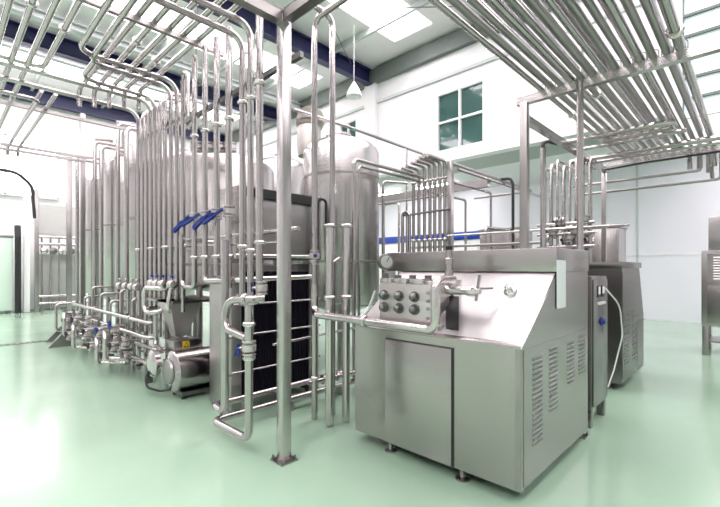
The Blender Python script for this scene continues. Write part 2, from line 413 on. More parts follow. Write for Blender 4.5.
    MB().lathe(k, n, [(0, .05), (.006, .052), (.02, .046), (.022, .03), (.05, .034), (.058, .026)], 24).build('knob', M['chrome'], t)
    # suction pipe round the block
    p = MB().tube([(2.50, 2.98, 1.06), (2.50, 1.66, 1.05), (2.50, 1.66, 1.41), (2.80, 1.70, 1.41)], .034, .075, 18, 8).build('suction_pipe', M['bright'], t)
    clamp(p, (2.50, 2.36, 1.056), (0, 1, 0), .034)
    MB().tube([(2.7, 2.42, 1.30), (2.66, 2.46, 1.14), (2.60, 2.47, 1.09), (2.50, 2.47, 1.055)], .010, .05, 8).build('hose', M['white'], t)
    MB().box(2.62, 2.70, 2.30, 2.48, 1.035, 1.06, bev=.004).build('bracket', M['bright'], t)
homogenizer_a()

def homogenizer_b():
    X0, X1, Y0, Y1 = 5.757, 7.1, 1.166, 2.6
    t = empty('homogenizer', ((X0 + X1) / 2, (Y0 + Y1) / 2, 0), 'second stainless homogenizer standing behind the slim control cabinet', 'machine', 'homogenizers')
    zb = .09
    MB().prism([(X0, zb), (X0, 1.50), (6.80, 1.50), (7.1, .82), (7.1, zb)], Y0, Y1, 'y', bev=.006).build('body', M['dull'], t)
    MB().box(X0 - .03, 6.83, Y0 - .02, Y1 + .02, 1.50, 1.575, bev=.006).build('hood', M['dull'], t)
    s = MB().box(X0 + .03, 6.6, Y0 - .005, Y0, .15, 1.45)
    SL = []
    for c in (5.98, 6.45):
        SL.append(MB()); louvres(s, c - .12, c + .12, .3, .95, Y0 - .004, .045, SL[-1])
    s = s.build('louvred_panel', M['dull'], t); [q.build('louvre_slots', M['darksteel'], s) for q in SL]
    s = MB().box(6.64, 7.06, Y0 - .005, Y0, .15, .80); louvres(s, 6.72, 6.98, .3, .75, Y0 - .004, .045)
    s.build('louvred_panel', M['steel2'], t)
    s = MB().box(X0 - .005, X0, Y0 + .05, Y0 + .5, .3, 1.4); s.build('door', M['dull'], t)
    for (x, y) in ((5.9, 1.35), (6.95, 1.35), (5.9, 2.4), (6.95, 2.4)):
        MB().lathe((x, y, 0), (0, 0, 1), [(0, .05), (.012, .05), (.02, .02), (zb + .01, .02)], 14).build('foot', M['darksteel'], t)
homogenizer_b()

# slim control cabinet between the two machines
def cabinet():
    x0, x1, y0, y1 = 4.245, 4.77, 1.10, 1.52
    t = empty('control_cabinet', ((x0 + x1) / 2, (y0 + y1) / 2, 0), 'slim stainless control cabinet with meters, between the two homogenizers', 'cabinet')
    MB().box(x0, x1, y0, y1, .17, 1.42, bev=.006).build('body', M['dull'], t)
    d = MB().box(x0 + .02, x1 - .02, y0 - .014, y0, .2, 1.39, bev=.004).build('door', M['dull'], t)
    for x in (4.42, 4.56):
        g = MB().box(x - .045, x + .045, y0 - .022, y0 - .014, 1.22, 1.33, bev=.003).build('meter', M['black'], d)
        MB().box(x - .034, x + .034, y0 - .024, y0 - .022, 1.25, 1.32).build('meter_scale', M['white'], g)
    for x in (4.40, 4.46, 4.52, 4.58):
        MB().lathe((x, y0 - .014, 1.16), (0, -1, 0), [(0, .016), (.012, .016), (.014, .011), (.022, .011)], 14).build('push_button', M['white'], d)
    MB().lathe((4.52, y0 - .014, .98), (0, -1, 0), [(0, .045), (.01, .045), (.012, .03), (.035, .026)], 18).build('main_switch', M['blue'], d)
    for (x, y) in ((x0 + .04, y0 + .04), (x1 - .04, y0 + .04), (x0 + .04, y1 - .04), (x1 - .04, y1 - .04)):
        MB().box(x - .035, x + .035, y - .035, y + .035, 0, .17, bev=.004).build('leg', M['dull'], t)
cabinet()
o = MB().tube([(4.66, 1.085, 1.30), (4.86, 1.0, 1.12), (4.92, .99, .8), (4.84, 1.05, .45), (4.78, 1.09, .28)], .007, .25, 10, 8).build('power_cable', M['white'])
tag(o, 'pale cable looping down the side of the slim control cabinet', 'cable')

# ------------------------------------------------------------------ right pipe rack
def rack_post(label, x, y, z, a, name='rack_post', round_=False, m='steel2'):
    t = empty(name, (x, y, 0), label, 'post')
    if round_: MB().cyl((x, y, 0.01), (x, y, z), a / 2, n=18).build('shaft', M['steel'], t)
    else: MB().box(x - a / 2, x + a / 2, y - a / 2, y + a / 2, 0.01, z, bev=.005).build('shaft', M[m], t)
    b = MB().box(x - a * .95, x + a * .95, y - a * .95, y + a * .95, 0, .012).build('base_plate', M['steel2'], t)
    for sx in (-1, 1):
        for sy in (-1, 1): MB().lathe((x + sx * a * .75, y + sy * a * .75, .012), (0, 0, 1), [(0, .011), (.012, .011), (.014, .006), (.03, .006)], 6).build('bolt', M['darksteel'], b)
    return t
rack_post('square stainless rack post rising behind the large homogenizer', 4.02, 1.635, 3.12, .072)
rack_post('round stainless pole passing up through the right rack pipes', 4.0, 1.13, 3.7, .058, round_=True)
rack_post('thin square rack post at the far end of the right rack', 7.35, 1.73, 3.08, .062)
rack_post('square stainless rack post in the foreground of the plate heat exchanger', 1.89, 2.65, 3.46, .082, m='tank')
RZ = 3.12
for lab, a, b, wd in (('flat stainless crossbeam carrying the right rack pipes above the square post', (4.02, 1.70, RZ + .02), (4.02, -1.6, RZ + .02), .07),
                      ('stainless side beam joining the square post to the thin far post', (4.02, 1.635, 2.97), (7.35, 1.70, 3.03), .06),
                      ('far stainless crossbeam of the right rack above the thin post', (7.35, 1.8, RZ + .0), (7.35, -2.6, RZ + .0), .06)):
    z = MB().bar(a, b, .06, wd, bev=.004).build('rack_beam', M['tank']); tag(z, lab, 'beam', 'right rack beams')
NP = 13
rr = [.024, .028, .024, .034, .026, .034, .024, .03, .026, .034, .028, .026, .036]
for i in range(NP):
    y = 1.47 - .0875 * i; r = rr[i]; x1 = 7.5 + (i % 3) * .2
    z = RZ + .055 + r
    pts = [(-.6, y, z), (x1, y, z)]
    if i > 8: pts += [(x1, y, z - .3)]
    cl = [((4.9 - .1 * i, y, z), (1, 0, 0))] if i % 4 == 0 else []
    pipe('stainless pipe lying on the right rack, %s counted from the square post' % ORD[i], pts, r, 'steel2' if i % 3 else 'steel', clamps=cl, group='lower pipes of the right rack')
for i in range(5):
    y = 1.36 - .21 * i; r = .027 if i % 2 else .034
    z = RZ + .055 + .075 + r + (.0 if i % 2 else .01)
    pipe('upper layer stainless pipe on the right rack, %s counted from the square post' % ORD[i], [(-.6, y, z), (6.9, y, z)], r, 'steel', group='upper pipes of the right rack')
for i in range(NP):
    y = 1.47 - .0875 * i; r = rr[i]
    b = MB().tube([(4.02, y - r - .008, RZ + .055), (4.02, y - r - .008, RZ + .08 + 2 * r), (4.02, y + r + .008, RZ + .08 + 2 * r), (4.02, y + r + .008, RZ + .055)], .0045, r, 8)
    o = b.build('pipe_clip', M['darksteel']); tag(o, 'small u bolt clip holding the %s rack pipe to the near crossbeam' % ORD[i], 'clip', 'pipe clips on the right rack')
# cross pipes below the rack, at its far end
for i, (x, z, y0, y1, r) in enumerate(((5.3, 3.02, 1.75, .62, .028), (5.75, 3.02, 1.7, .55, .024), (6.25, 3.0, 1.9, -2.4, .03), (6.45, 2.99, 1.9, -2.4, .024))):
    pts = [(x, y0, z), (x, y1, z)]
    if i == 0: pts += [(x + .25, y1, z), (x + .25, y1 + .7, z)]
    pipe('stainless cross pipe hung under the right rack, %s from the near crossbeam' % ORD[i], pts, r, 'steel', group='cross pipes under the right rack')
pipe('thin stainless pipe under the far crossbeam with a stub end, upper one', [(7.4, 2.2, 2.86), (7.4, .55, 2.86), (7.4, .55, 3.1)], .02, 'steel2', group='thin cross pipes')
pipe('thin stainless pipe under the far crossbeam with a stub end, lower one', [(7.6, 2.2, 2.74), (7.6, .35, 2.74), (7.6, .35, 3.1)], .02, 'steel2', group='thin cross pipes')
pipe('black hose lying along the far crossbeam of the right rack', [(7.30, 1.72, 3.04), (7.29, 1.2, 3.06), (7.29, .4, 3.06), (7.29, -1.2, 3.06)], .016, 'black', name='rubber_hose', cat='hose')
for i in range(6):
    y = .45 - .14 * i
    pipe('short stainless drop stub under the far crossbeam, %s from the thin post' % ORD[i], [(7.4, y, 3.08), (7.5, y, 2.95), (7.75, y, 2.8 - .02 * i)], .026, 'steel2', group='drop stubs at the far crossbeam')

# stand pole with hose, valve cluster, pipes behind the large homogenizer
pp = onX(543, 148, 5.0)
rack_post('round stainless pole with a black hose arching from its top', pp.x, pp.y, pp.z, .062, round_=True)
o = MB().tube([(pp.x, pp.y, pp.z), (pp.x, pp.y, pp.z + .06), (pp.x + .12, pp.y - .02, pp.z + .10), (pp.x + .5, pp.y - .05, pp.z + .13)], .022, .1, 10).build('rubber_hose', M['black'])
tag(o, 'black hose arching from the top of the round pole', 'hose')
for i in range(8):
    y = 2.22 - .085 * i
    pipe('thin stainless riser above the valve cluster, %s from the round pole' % ORD[i], [(6.2, y, .01), (6.2, y, 2.95 + (i % 3) * .05), (6.75, y, 2.95 + (i % 3) * .05)], .028 if i % 2 else .018, 'steel', group='risers above the valve cluster')
for i in range(6):
    y = 2.18 - .1 * i; z = 1.92 + (i % 3) * .12
    valve('steel valve in the cluster behind the large homogenizer, %s along the row' % ORD[i], (6.10, y, z), (0, 0, 1) if i % 2 else (0, 1, 0), .036, (-1, 0, 0), (0, -.4, 1), .05, 'darksteel', 'valves of the far cluster')
for i in range(6):
    y = 2.14 - .1 * i; z = 1.86 + ((i + 1) % 3) * .13
    valve('steel valve deeper in the cluster behind the hood, %s along the row' % ORD[i], (6.26, y, z), (0, 1, 0) if i % 2 else (0, 0, 1), .036, (-.9, .3, 0), (0, .4, .8), .05, 'black', 'valves of the far cluster')
for i, z in enumerate((1.80, 1.98, 2.12)):
    pipe('short level pipe threading the valve cluster, %s from below' % ORD[i], [(6.12, 2.3, z), (6.12, 1.55, z)], .024, 'steel', group='level pipes of the far cluster')
pipe('long thin level rail crossing behind the round pole and square post', [(5.2, 3.25, 1.97), (5.2, .98, 1.97)], .016, 'bright')
pipe('long thin level pipe just below the level rail', [(5.6, 4.2, 1.84), (5.6, 2.0, 1.84)], .02, 'steel2')

# vertical pipe cluster standing between big tank and square post
CXp = 5.5
cpx = [413.6, 419, 424.6, 430, 434.8, 440, 445]
ctop = [172, 170, 167, 165, 163, 162, 161]
for i, (px, ty) in enumerate(zip(cpx, ctop)):
    p = onX(px, ty, CXp)
    pipe('stainless riser in the row behind the large homogenizer hood, %s from the big tank' % ORD[i],
         [(CXp, p.y, .02), (CXp, p.y, p.z), (CXp - .30 - .03 * i, p.y, p.z)], .028, 'steel', clamps=[((CXp, p.y, 1.95), (0, 0, 1)), ((CXp, p.y, 2.9), (0, 0, 1))], group='risers of the middle row')
p = onX(450.5, 161, CXp); rack_post('square steel post closing the middle row of risers', p.x, p.y, p.z, .075)
q = onX(402, 216, CXp - .06)
pipe('thin level tie bar across the middle row of risers', [(CXp - .055, q.y, q.z), (CXp - .055, p.y - .03, q.z + .03)], .016, 'darksteel', name='tie_bar', cat='bar')
q = onX(406, 213, CXp - .1)
pipe('small inverted u pipe beside the middle row of risers', [(q.x, q.y + .07, .02), (q.x, q.y + .07, 2.42), (q.x, q.y - .07, 2.42), (q.x, q.y - .07, .01)], .028, 'steel', bend=.06)
y = onX(452, 164, 5.5).y
pipe('stainless pipe running back from the middle row and returning level', [(5.5, y, 3.10), (8.6, y, 3.10), (8.6, y + 1.3, 3.10)], .028, 'steel2')
pipe('stainless pipe running back from the middle row under the soffit', [(5.5, y - .1, 3.0), (9.0, y - .1, 3.0), (9.0, y - .1, .01)], .026, 'steel')
a = onX(453, 190, 6.2)
pipe('stainless goal shaped pipe to the right of the middle row', [(5.6, a.y + .1, 2.75), (6.8, a.y + .1, 2.75), (6.8, a.y + .1, .02)], .022, 'steel')
pipe('taller stainless goal shaped pipe to the right of the middle row', [(5.6, a.y - .2, 2.9), (7.2, a.y - .2, 2.9), (7.2, a.y - .2, .02)], .022, 'steel')
pipe('low stainless pipe leaving the middle row at hood height', [(6.4, a.y - .5, .02), (6.4, a.y - .5, 2.18), (7.4, a.y - .6, 2.18), (7.4, 2.2, 2.18)], .024, 'steel')
a = onX(513, 178, 7.2)
pipe('black hose hanging beside the square rack post', [(7.1, a.y + .35, a.z), (7.2, a.y + .05, a.z), (7.2, a.y, a.z - .1), (7.2, a.y, 1.3)], .026, 'black', name='rubber_hose', cat='hose')
# pipes from the big tank to the middle row
y = onX(383, 200, 5.2).y
pipe('slim stainless riser close to the right edge of the big tank', [(5.2, y, .02), (5.2, y, 2.95), (5.6, y - .2, 2.95)], .024, 'steel')
a = onX(354, 159, 3.9)
pipe('stainless pipe rising before the big tank and bending to the middle row', [(3.9, a.y, .01), (3.9, a.y, a.z), (5.15, a.y, a.z), (5.5, a.y, a.z)], .026, 'steel')
a2 = onX(359, 166, 4.05)
pipe('second stainless pipe bending over to the middle row, just under the first', [(4.05, a2.y, .01), (4.05, a2.y, a2.z), (5.5, a2.y, a2.z)], .02, 'steel')
a = onX(345.8, 126, 4.6); b = onX(429.5, 153, 6.2)
pipe('high stainless pipe leaving the tank top towards the window wall', [(3.6, a.y + .05, a.z), (a.x, a.y, a.z), (7.0, a.y, a.z - .03), (7.0, a.y, .01)], .026, 'steel')
pipe('thin vertical pipe dropping from the high tank pipe', [(6.2, a.y, a.z - .05), (6.2, a.y, .02)], .02, 'steel')
b = onX(399, 190, 6.4)
pipe('white goal shaped pipe left of the middle row of risers', [(6.4, b.y + .4, .02), (6.4, b.y + .4, 2.8), (6.4, b.y, 2.8), (6.4, b.y, .02)], .026, 'bright')
b = onX(395, 186, 5.9)
pipe('thin level pipe crossing behind the big tank', [(5.9, 6.2, 2.72), (5.9, 3.6, 2.72)], .02, 'steel')
o = MB().bar((6.6, 6.5, 2.96), (6.6, 3.3, 2.96), .1, .13).build('rack_beam', M['steel2']); tag(o, 'dark level rack beam behind the middle row of risers', 'beam')

# white cold unit with a blue stripe
t = empty('packing_machine', (9.4, 6.3, 0), 'long white packing machine with a blue stripe behind the pipe risers', 'machine')
MB().box(9.0, 9.8, 4.8, 7.9, .1, 2.2, bev=.02).build('body', M['white'], t)
MB().box(8.97, 9.82, 4.79, 7.91, 2.2, 2.38, bev=.01).build('stripe', M['sealblue'], t)
MB().box(8.98, 9.81, 4.79, 7.91, 2.38, 2.42, bev=.008).build('lid', M['white'], t)
for (x, yy) in ((9.1, 4.95), (9.1, 7.75), (9.7, 4.95), (9.7, 7.75)): MB().box(x - .05, x + .05, yy - .05, yy + .05, 0, .1).build('foot', M['darksteel'], t)
for k in range(5): MB().box(8.985, 9.0, 4.9 + k * .6, 5.4 + k * .6, .4, 1.9, bev=.004).build('door', M['steel2'], t)
def stainless_box(label, x0, x1, y0, y1, z1, gap=None):
    t = empty('equipment_cabinet', ((x0 + x1) / 2, (y0 + y1) / 2, 0), label, 'cabinet', 'far equipment cabinets')
    MB().box(x0, x1, y0, y1, .08, z1, bev=.01).build('body', M['brushed'], t)
    MB().box(x0 - .02, x1 + .02, y0 - .02, y1 + .02, z1, z1 + .04, bev=.006).build('top_panel', M['steel2'], t)
    n = 2
    for k in range(n):
        a = y0 + .03 + (y1 - y0 - .03) * k / n; d = MB().box(x0 - .012, x0, a, a + (y1 - y0) / n - .05, .15, z1 - .06, bev=.004).build('door', M['brushed'] if gap != k else M['dark'], t)  # gap door is coloured dark to stand for the shade of an opening
        MB().bar((x0 - .03, a + .05, z1 * .5), (x0 - .03, a + .05, z1 * .5 + .15), .015, .02).build('handle', M['chrome'], d)
    for (x, y) in ((x0 + .06, y0 + .06), (x0 + .06, y1 - .06), (x1 - .06, y0 + .06), (x1 - .06, y1 - .06)): MB().box(x - .03, x + .03, y - .03, y + .03, 0, .08).build('foot', M['darksteel'], t)
stainless_box('grey stainless cabinet behind the second homogenizer with one open gap painted dark', 8.9, 9.5, 1.85, 2.85, 2.26, 1)
stainless_box('grey stainless cabinet behind the square rack post', 8.3, 8.9, 3.45, 4.36, 2.3)
# machine at the right edge
t = empty('washing_machine_unit', (9.7, 0.0, 0), 'stainless unit on an open stand at the right edge of the hall', 'machine')
y1 = .68
MB().box(9.2, 9.98, -.9, y1, .5, 1.80, bev=.012).build('body', M['tank'], t)
g = MB().box(9.185, 9.2, -.8, y1 - .08, 1.25, 1.74)
for k in range(9): g.prism([(9.185, 1.3 + k * .045), (9.17, 1.31 + k * .045), (9.185, 1.33 + k * .045)], -.7, y1 - .16, 'y')
g.build('louvred_panel', M['steel2'], t)
MB().box(9.185, 9.2, -.8, y1 - .08, .56, 1.2, bev=.003).build('door', M['brushed'], t)
MB().box(9.4, 9.95, -.8, y1 - .08, 1.80, 2.4, bev=.01).build('upper_box', M['tank'], t)
for (x, y) in ((9.25, y1 - .05), (9.25, -.85), (9.93, y1 - .05), (9.93, -.85)): MB().box(x - .04, x + .04, y - .04, y + .04, 0, .5, bev=.004).build('leg', M['steel2'], t)
MB().box(9.25, 9.93, -.85, y1 - .05, .22, .25).build('shelf', M['steel2'], t)
o = MB().box(9.4, 9.8, -.6, .3, .25, .45, bev=.02).build('motor_box', M['darksteel']); tag(o, 'dark box on the open shelf of the right edge unit', 'box')

# ------------------------------------------------------------------ tanks
def tank(label, x, y, r, z0, z1, dome=.22, mw=1.0, legs=4, group='process tanks', m='tank', cone=.2, seams=()):
    t = empty('process_tank', (x, y, 0), label, 'tank', group)
    prof = [(0, .05), (.01, .09), (cone, r * .94), (cone + .05, r), (z1 - z0 - .03, r)]
    for k in range(1, 9):
        a = k / 8 * PI / 2 * .97
        prof.append((z1 - z0 - .03 + dome * math.sin(a), r * math.cos(a) ** .75))
    MB().lathe((x, y, z0), (0, 0, 1), prof, 56).build('shell', M[m], t)
    for s in seams: MB().lathe((x, y, s - .02), (0, 0, 1), [(0, r + .001), (.004, r + .007), (.036, r + .007), (.04, r + .001)], 56, caps=False).build('band', M['steel2'], t)
    for k in range(legs):
        a = PI / 4 + k * 2 * PI / legs
        px, py = x + math.cos(a) * r * .9, y + math.sin(a) * r * .9
        l = MB().cyl((px, py, .02), (px, py, z0 + cone + .15), .045, n=14).build('leg', M['steel2'], t)
        MB().cyl((px, py, 0), (px, py, .025), .08, n=14).build('foot', M['steel2'], l)
    zt = z1 + dome - .04
    c = MB().lathe((x - .1, y - .05, zt - .05), (0, 0, 1), [(0, .18 * mw), (.07, .18 * mw), (.08, .2 * mw), (.11, .2 * mw), (.12, .16 * mw), (.14, .05)], 24).build('manway', M['bright'], t)
    MB().lathe((x + r * .35, y + .1, zt - .1), (0, 0, 1), [(0, .04), (.14, .04), (.15, .06), (.19, .06), (.2, .03)], 16).build('nozzle', M['steel2'], t)
    return t
tank('big domed stainless tank standing right of the foreground post', 4.49, 4.75, .60, .75, 3.30, .26, seams=(1.6, 2.9))
tank('stainless tank half hidden between the foreground post and big tank', 4.75, 6.9, .62, .75, 3.45, .26, mw=.6, seams=(2.9,))
tank('bulky stainless tank directly behind the vertical pipe bank', 3.22, 6.35, .90, 1.1, 3.12, .2, cone=.12, seams=(1.55,))
tank('tall stainless tank behind the far end of the pipe bank', 3.05, 8.35, .62, .7, 3.75, .2, seams=(2.4,))
tank('tall stainless tank, second beyond the vertical pipe bank', 3.05, 9.95, .60, .7, 3.75, .2, seams=(2.4,))
tank('tall stainless tank, farthest of the row towards the end wall', 3.05, 11.5, .60, .7, 3.6, .2, seams=(2.4,))
# ribbed duct elbow above the half hidden tank
t = empty('ribbed_duct', (4.5, 6.3, 3.6), 'ribbed metal duct elbow above the half hidden tank', 'duct')
c = onD(309, 122, 7.0)
P = path([c + V((.02, .02, -.5)), c + V((.02, .02, .10)), c + V((.30, .25, .12))], .2, 12)
b = MB()
for i in range(len(P) - 1):
    d = P[i + 1] - P[i]; b.lathe(P[i] - d * .2, d, [(0, .19), (.5 * d.length, .23 if i % 2 else .21), (d.length * 1.3, .19)], 20)
b.build('elbow', M['duct'], t)
# top pipework of the far tanks
for i, (x, y) in enumerate(((2.85, 8.35), (2.85, 9.95), (2.85, 11.5))):
    pipe('pipe looping from the top of the tall far tanks, %s beyond the bank' % ORD[i], [(x, y, 3.8), (x, y, 4.45), (x, y - .8, 4.45), (x - .35, y - .8, 4.4)], .035, 'steel2', group='tank top pipes')
    for k in range(2):
        pipe('drop pipe down the %s far tank, its %s one' % (['nearest', 'middle', 'outermost'][i], ['nearer', 'farther'][k]), [(2.36, y - .3 + .5 * k, .01), (2.36, y - .3 + .5 * k, 4.0 + .2 * k), (2.9, y - .2 + .4 * k, 4.0 + .2 * k), (2.9, y - .2 + .4 * k, 3.7)], .04, 'steel', group='tank face pipes')
# manifolds on top of the bulky tank
for i in range(4):
    q = onD(197 + i * 11, 155 - i * 3, 5.6)
    valve('valve on top of the bulky tank, %s from the pipe bank end' % ORD[i], (q.x, q.y, 3.15), (0, 0, 1), .05, (-.7, -.7, 0), (0, 0, 1), .16, 'black', 'tank top valves')

# ------------------------------------------------------------------ far vertical pipe bank
BX = 2.15
bank = [138.5, 142.5, 146.5, 151, 155.5, 160, 165, 171, 177, 183]
by = [onX(p, 200, BX).y for p in bank]
ZC = 3.88
def ends(i): return [(BX, by[i], .55 if i < 7 else .95)]
ra = 0.029
top = {0: [(-1.0, by[0], ZC)], 4: [(1.27, by[4], ZC), (1.27, by[4] - 2.2, ZC + .05)], 5: [(1.2, by[5], ZC - .0), (1.2, by[5] - .0, ZC)], 7: [(1.085, by[7], ZC), (1.085, 2.0, ZC + .05)], 8: [(1.0, by[8], ZC + .06), (1.0, by[8] + .0, ZC + .06)]}
for i in range(10):
    pts = ends(i)
    if i == 0: pts += [(BX, by[0], ZC), (-1.2, by[0], ZC)]
    elif i == 4: pts += [(BX, by[4], ZC), (1.27, by[4], ZC), (1.27, by[4] - .6, ZC)]
    elif i == 3: pts += [(BX, by[3], ZC), (-1.2, by[3], ZC - .03)]
    elif i == 8: pts += [(BX, by[8], ZC), (1.085, by[8], ZC), (1.085, 1.4, ZC + .07)]
    elif i == 7: pts += [(BX, by[7], ZC), (1.234, by[7], ZC), (1.234, 1.4, ZC + .07)]
    elif i == 9: pts += [(BX, by[9], ZC + .03), (BX + .0, by[9] - .14, ZC + .03), (BX, by[9] - .14, 3.2)]
    else: pts += [(BX, by[i], ZC), (BX + .35, by[i], ZC)]
    pipe('vertical pipe of the far bank before the tanks, %s from its far end' % ORD[i], pts, ra, 'steel', bend=.17,
         clamps=[((BX, by[i], 1.78), (0, 0, 1))] if i % 3 == 0 else [], group='vertical pipes of the far bank')
# near bank
NB = [(194.5, .030), (205, .030), (216.7, .032), (228.8, .034)]
for i, (px, r) in enumerate(NB):
    p = onX(px, 60, 2.05)
    pipe('thick near bank pipe with a blue valve lever, %s from the far bank' % ORD[i],
         [(2.05, p.y, [1.42, 1.42, 1.42, .20][i]), (2.05, p.y, 3.92)] if i < 3 else [(2.05, p.y, 1.3), (2.05, p.y, 3.92)], r, 'steel', clamps=[((2.05, p.y, 3.0), (0, 0, 1)), ((2.05, p.y, 1.62), (0, 0, 1))], group='thick pipes of the near bank', n=16)
    hv = valve('butterfly valve with long blue lever on the near bank, %s from the far bank' % ORD[i], (2.05, p.y, 2.07), (0, 0, 1), r, (-1, 0, 0), [(-.25, .9, -.62), (-.25, .9, -.35), (-.25, .9, -.62), (-.25, .9, -.42)][i], .26, 'blue', 'blue lever valves')
# three near pipes
p = onX(242.5, 60, 2.0); NY1 = p.y
pipe('vertical near bank pipe turning at the top under the rack pipes', [(2.0, p.y, 1.22), (2.0, p.y, 3.66), (1.15, p.y, 3.66), (1.15, 1.6, 3.72)], .030, 'steel', bend=.14, clamps=[((2.0, p.y, 3.05), (0, 0, 1)), ((2.0, p.y, 1.7), (0, 0, 1))], n=16)
p = onX(250.5, 60, 2.0); NY2 = p.y
pipe('vertical near bank pipe beside the foreground post, turning over the first', [(2.0, p.y, .9), (2.0, p.y, 3.72), (1.25, p.y, 3.72), (1.25, 1.6, 3.78)], .030, 'steel', bend=.14, clamps=[((2.0, p.y, 3.05), (0, 0, 1)), ((2.0, p.y, 1.66), (0, 0, 1))], n=16)
p = onX(259.5, 60, 1.95); NY3 = p.y
pipe('vertical pipe nearest the foreground post, hooking under at knee height', [(1.95, p.y, 3.9), (1.95, p.y, 1.22), (1.88, p.y + .14, 1.18), (1.80, p.y + .16, 1.26)], .032, 'steel', bend=.08, clamps=[((1.95, p.y, 3.1), (0, 0, 1)), ((1.95, p.y, 1.72), (0, 0, 1))], n=16)
# long horizontals tying the bank
o = MB().bar((2.12, 2.72, 3.28), (2.12, 5.0, 3.28), .04, .05).build('support_rail', M['darksteel']); tag(o, 'dark level support rail clamping the near bank pipes', 'rail')
o = MB().bar((1.94, 2.69, 3.20), (2.12, 3.0, 3.28), .035, .05).build('slanting_strut', M['steel2']); tag(o, 'short slanting arm from the foreground post to the near bank', 'arm')
o = MB().bar((2.20, 5.0, 3.42), (2.20, 7.0, 3.46), .03, .035).build('support_rail', M['steel2']); tag(o, 'thin level support rail behind the far bank pipes up high', 'rail')
pipe('thin level pipe behind both banks at eye height', [(2.22, 3.2, 1.74), (2.22, 7.0, 1.80)], .013, 'steel')
pipe('level tube just above the thin one, behind the near bank', [(2.30, 3.0, 1.86), (2.30, 5.4, 1.86), (2.7, 5.4, 1.86)], .024, 'bright')
# u bends at the feet of the thick pipes and the level manifold leaving to the right
yy = [onX(px, 280, 2.05).y for px, r in NB]
pipe('u bend joining the feet of two thick near bank pipes', [(2.05, yy[0], 1.44), (2.05, yy[0], 1.28), (2.05, yy[0] + .35, 1.28), (2.05, yy[0] + .35, 1.9)], .028, 'steel', bend=.09, n=16)
pipe('level pipe leaving the near bank to cross the plate heat exchanger front', [(2.05, yy[1], 1.44), (2.05, yy[1], 1.36), (2.12, 3.72, 1.38), (3.02, 3.72, 1.40)], .030, 'bright', bend=.08, clamps=[((2.6, 3.72, 1.39), (1, 0, 0))], n=16)
pipe('slimmer level pipe crossing above the plate pack', [(2.0, 3.6, 1.62), (3.1, 3.7, 1.63)], .022, 'bright')
# floor loops under the near bank
pipe('floor pipe loop, outer one, rising beside the foreground post', [(1.75, 2.93, 1.20), (1.75, 2.93, .12), (1.74, 3.53, .12), (3.72, 3.53, .12), (3.72, 3.53, .5)], .033, 'steel', bend=.09, n=18,
     clamps=[((1.75, 2.93, .78), (0, 0, 1)), ((1.75, 2.93, 1.05), (0, 0, 1))])
pipe('floor pipe loop, inner one, rising along the heat exchanger plate', [(1.80, 3.42, 1.75), (1.80, 3.42, .20), (1.83, 3.70, .20), (3.55, 3.70, .20), (3.55, 3.3, .2)], .035, 'steel', bend=.09, n=18)
for i, x in enumerate((2.6, 3.35)):
    o = MB().box(x - .02, x + .02, 3.49, 3.74, 0, .085).build('pipe_support', M['steel2']); tag(o, ['low foot under the floor loops behind the foreground post', 'low foot under the floor loops near the large homogenizer'][i], 'support', 'floor loop supports')
pipe('c shaped jumper pipe bulging left of the near bank', [(1.95, 3.02, 1.24), (1.86, 3.06, 1.24), (1.76, 3.30, 1.22), (1.74, 3.32, .98), (1.76, 2.98, .93)], .033, 'steel', bend=.1, n=16,
     clamps=[((1.83, 3.13, 1.235), (.4, -.9, 0))])
valve('steel valve with blue lever on the outer floor loop riser', (1.75, 2.93, .86), (0, 0, 1), .033, (-.6, .6, 0), (0, .3, -1), .05, 'blue', 'riser valves')
valve('steel valve with blue lever above the c shaped jumper', (1.95, 3.06, 1.33), (0, 0, 1), .03, (-.7, .4, 0), (0, 0, 1), .04, 'blue', 'riser valves')

# front-left rack top
o = MB().bar((1.93, 2.65, 3.44), (-2.2, 2.65, 3.44), .07, .08, bev=.004).build('rack_beam', M['steel2']); tag(o, 'steel beam from the foreground post top to the upper left', 'beam')
o = MB().bar((1.89, 2.60, 3.45), (1.89, -1.0, 3.45), .07, .08, bev=.004).build('rack_beam', M['steel2']); tag(o, 'steel beam from the foreground post top towards the right rack', 'beam')
# left overhead rack pipes
for k in range(12):
    x = 2.0 - .152 * k
    if k in (5, 6): continue
    if k <= 4: pts = [(x, 1.0, 4.0), (x, 6.3 + .12 * k, 4.0), (x, 6.3 + .12 * k, 3.75)]
    elif k == 7: pts = [(x, 1.0, 4.0), (x, 6.4, 4.0), (-1.6, 6.4, 4.0)]
    else: pts = [(x, .6, 4.0), (x, 10.95, 4.0), (x, 10.95, 3.8)]
    pipe('overhead pipe of the left rack, %s counted from the vertical pipe bank' % ORD[k], pts, .031, 'steel', bend=.12, clamps=[((x, 4.9 + (k % 3) * .3, 4.0), (0, 1, 0))] if k % 2 else [], group='overhead pipes of the left rack')
for k, x in enumerate((1.02, 1.18)):
    pipe('overhead pipe beyond the crossing pipes, %s to the far rack post' % ['nearer', 'nearest'][k], [(x, 7.1, 3.95), (x, 10.95, 3.95), (x, 10.95, 3.8)], .026, 'steel', group='far overhead pipes')
pipe('overhead pipe crossing below the left rack pipes', [(-1.2, 7.25, 3.86), (1.0, 7.25, 3.86), (1.0, 8.6, 3.9)], .028, 'steel', bend=.1)
for i, (y, z) in enumerate(((4.4, 3.95), (10.8, 3.88), (10.4, 3.88), (7.9, 3.92))):
    o = MB().bar((-1.8, y, z), (2.3, y, z), .05, .05).build('rack_beam', M['steel2'])
    tag(o, ['thin rack beam under the left overhead pipes close to the viewer', 'rack beam on the far square post, outer one', 'rack beam on the far square post, inner one', 'rack beam midway along the left overhead pipes'][i], 'beam', 'left rack beams')
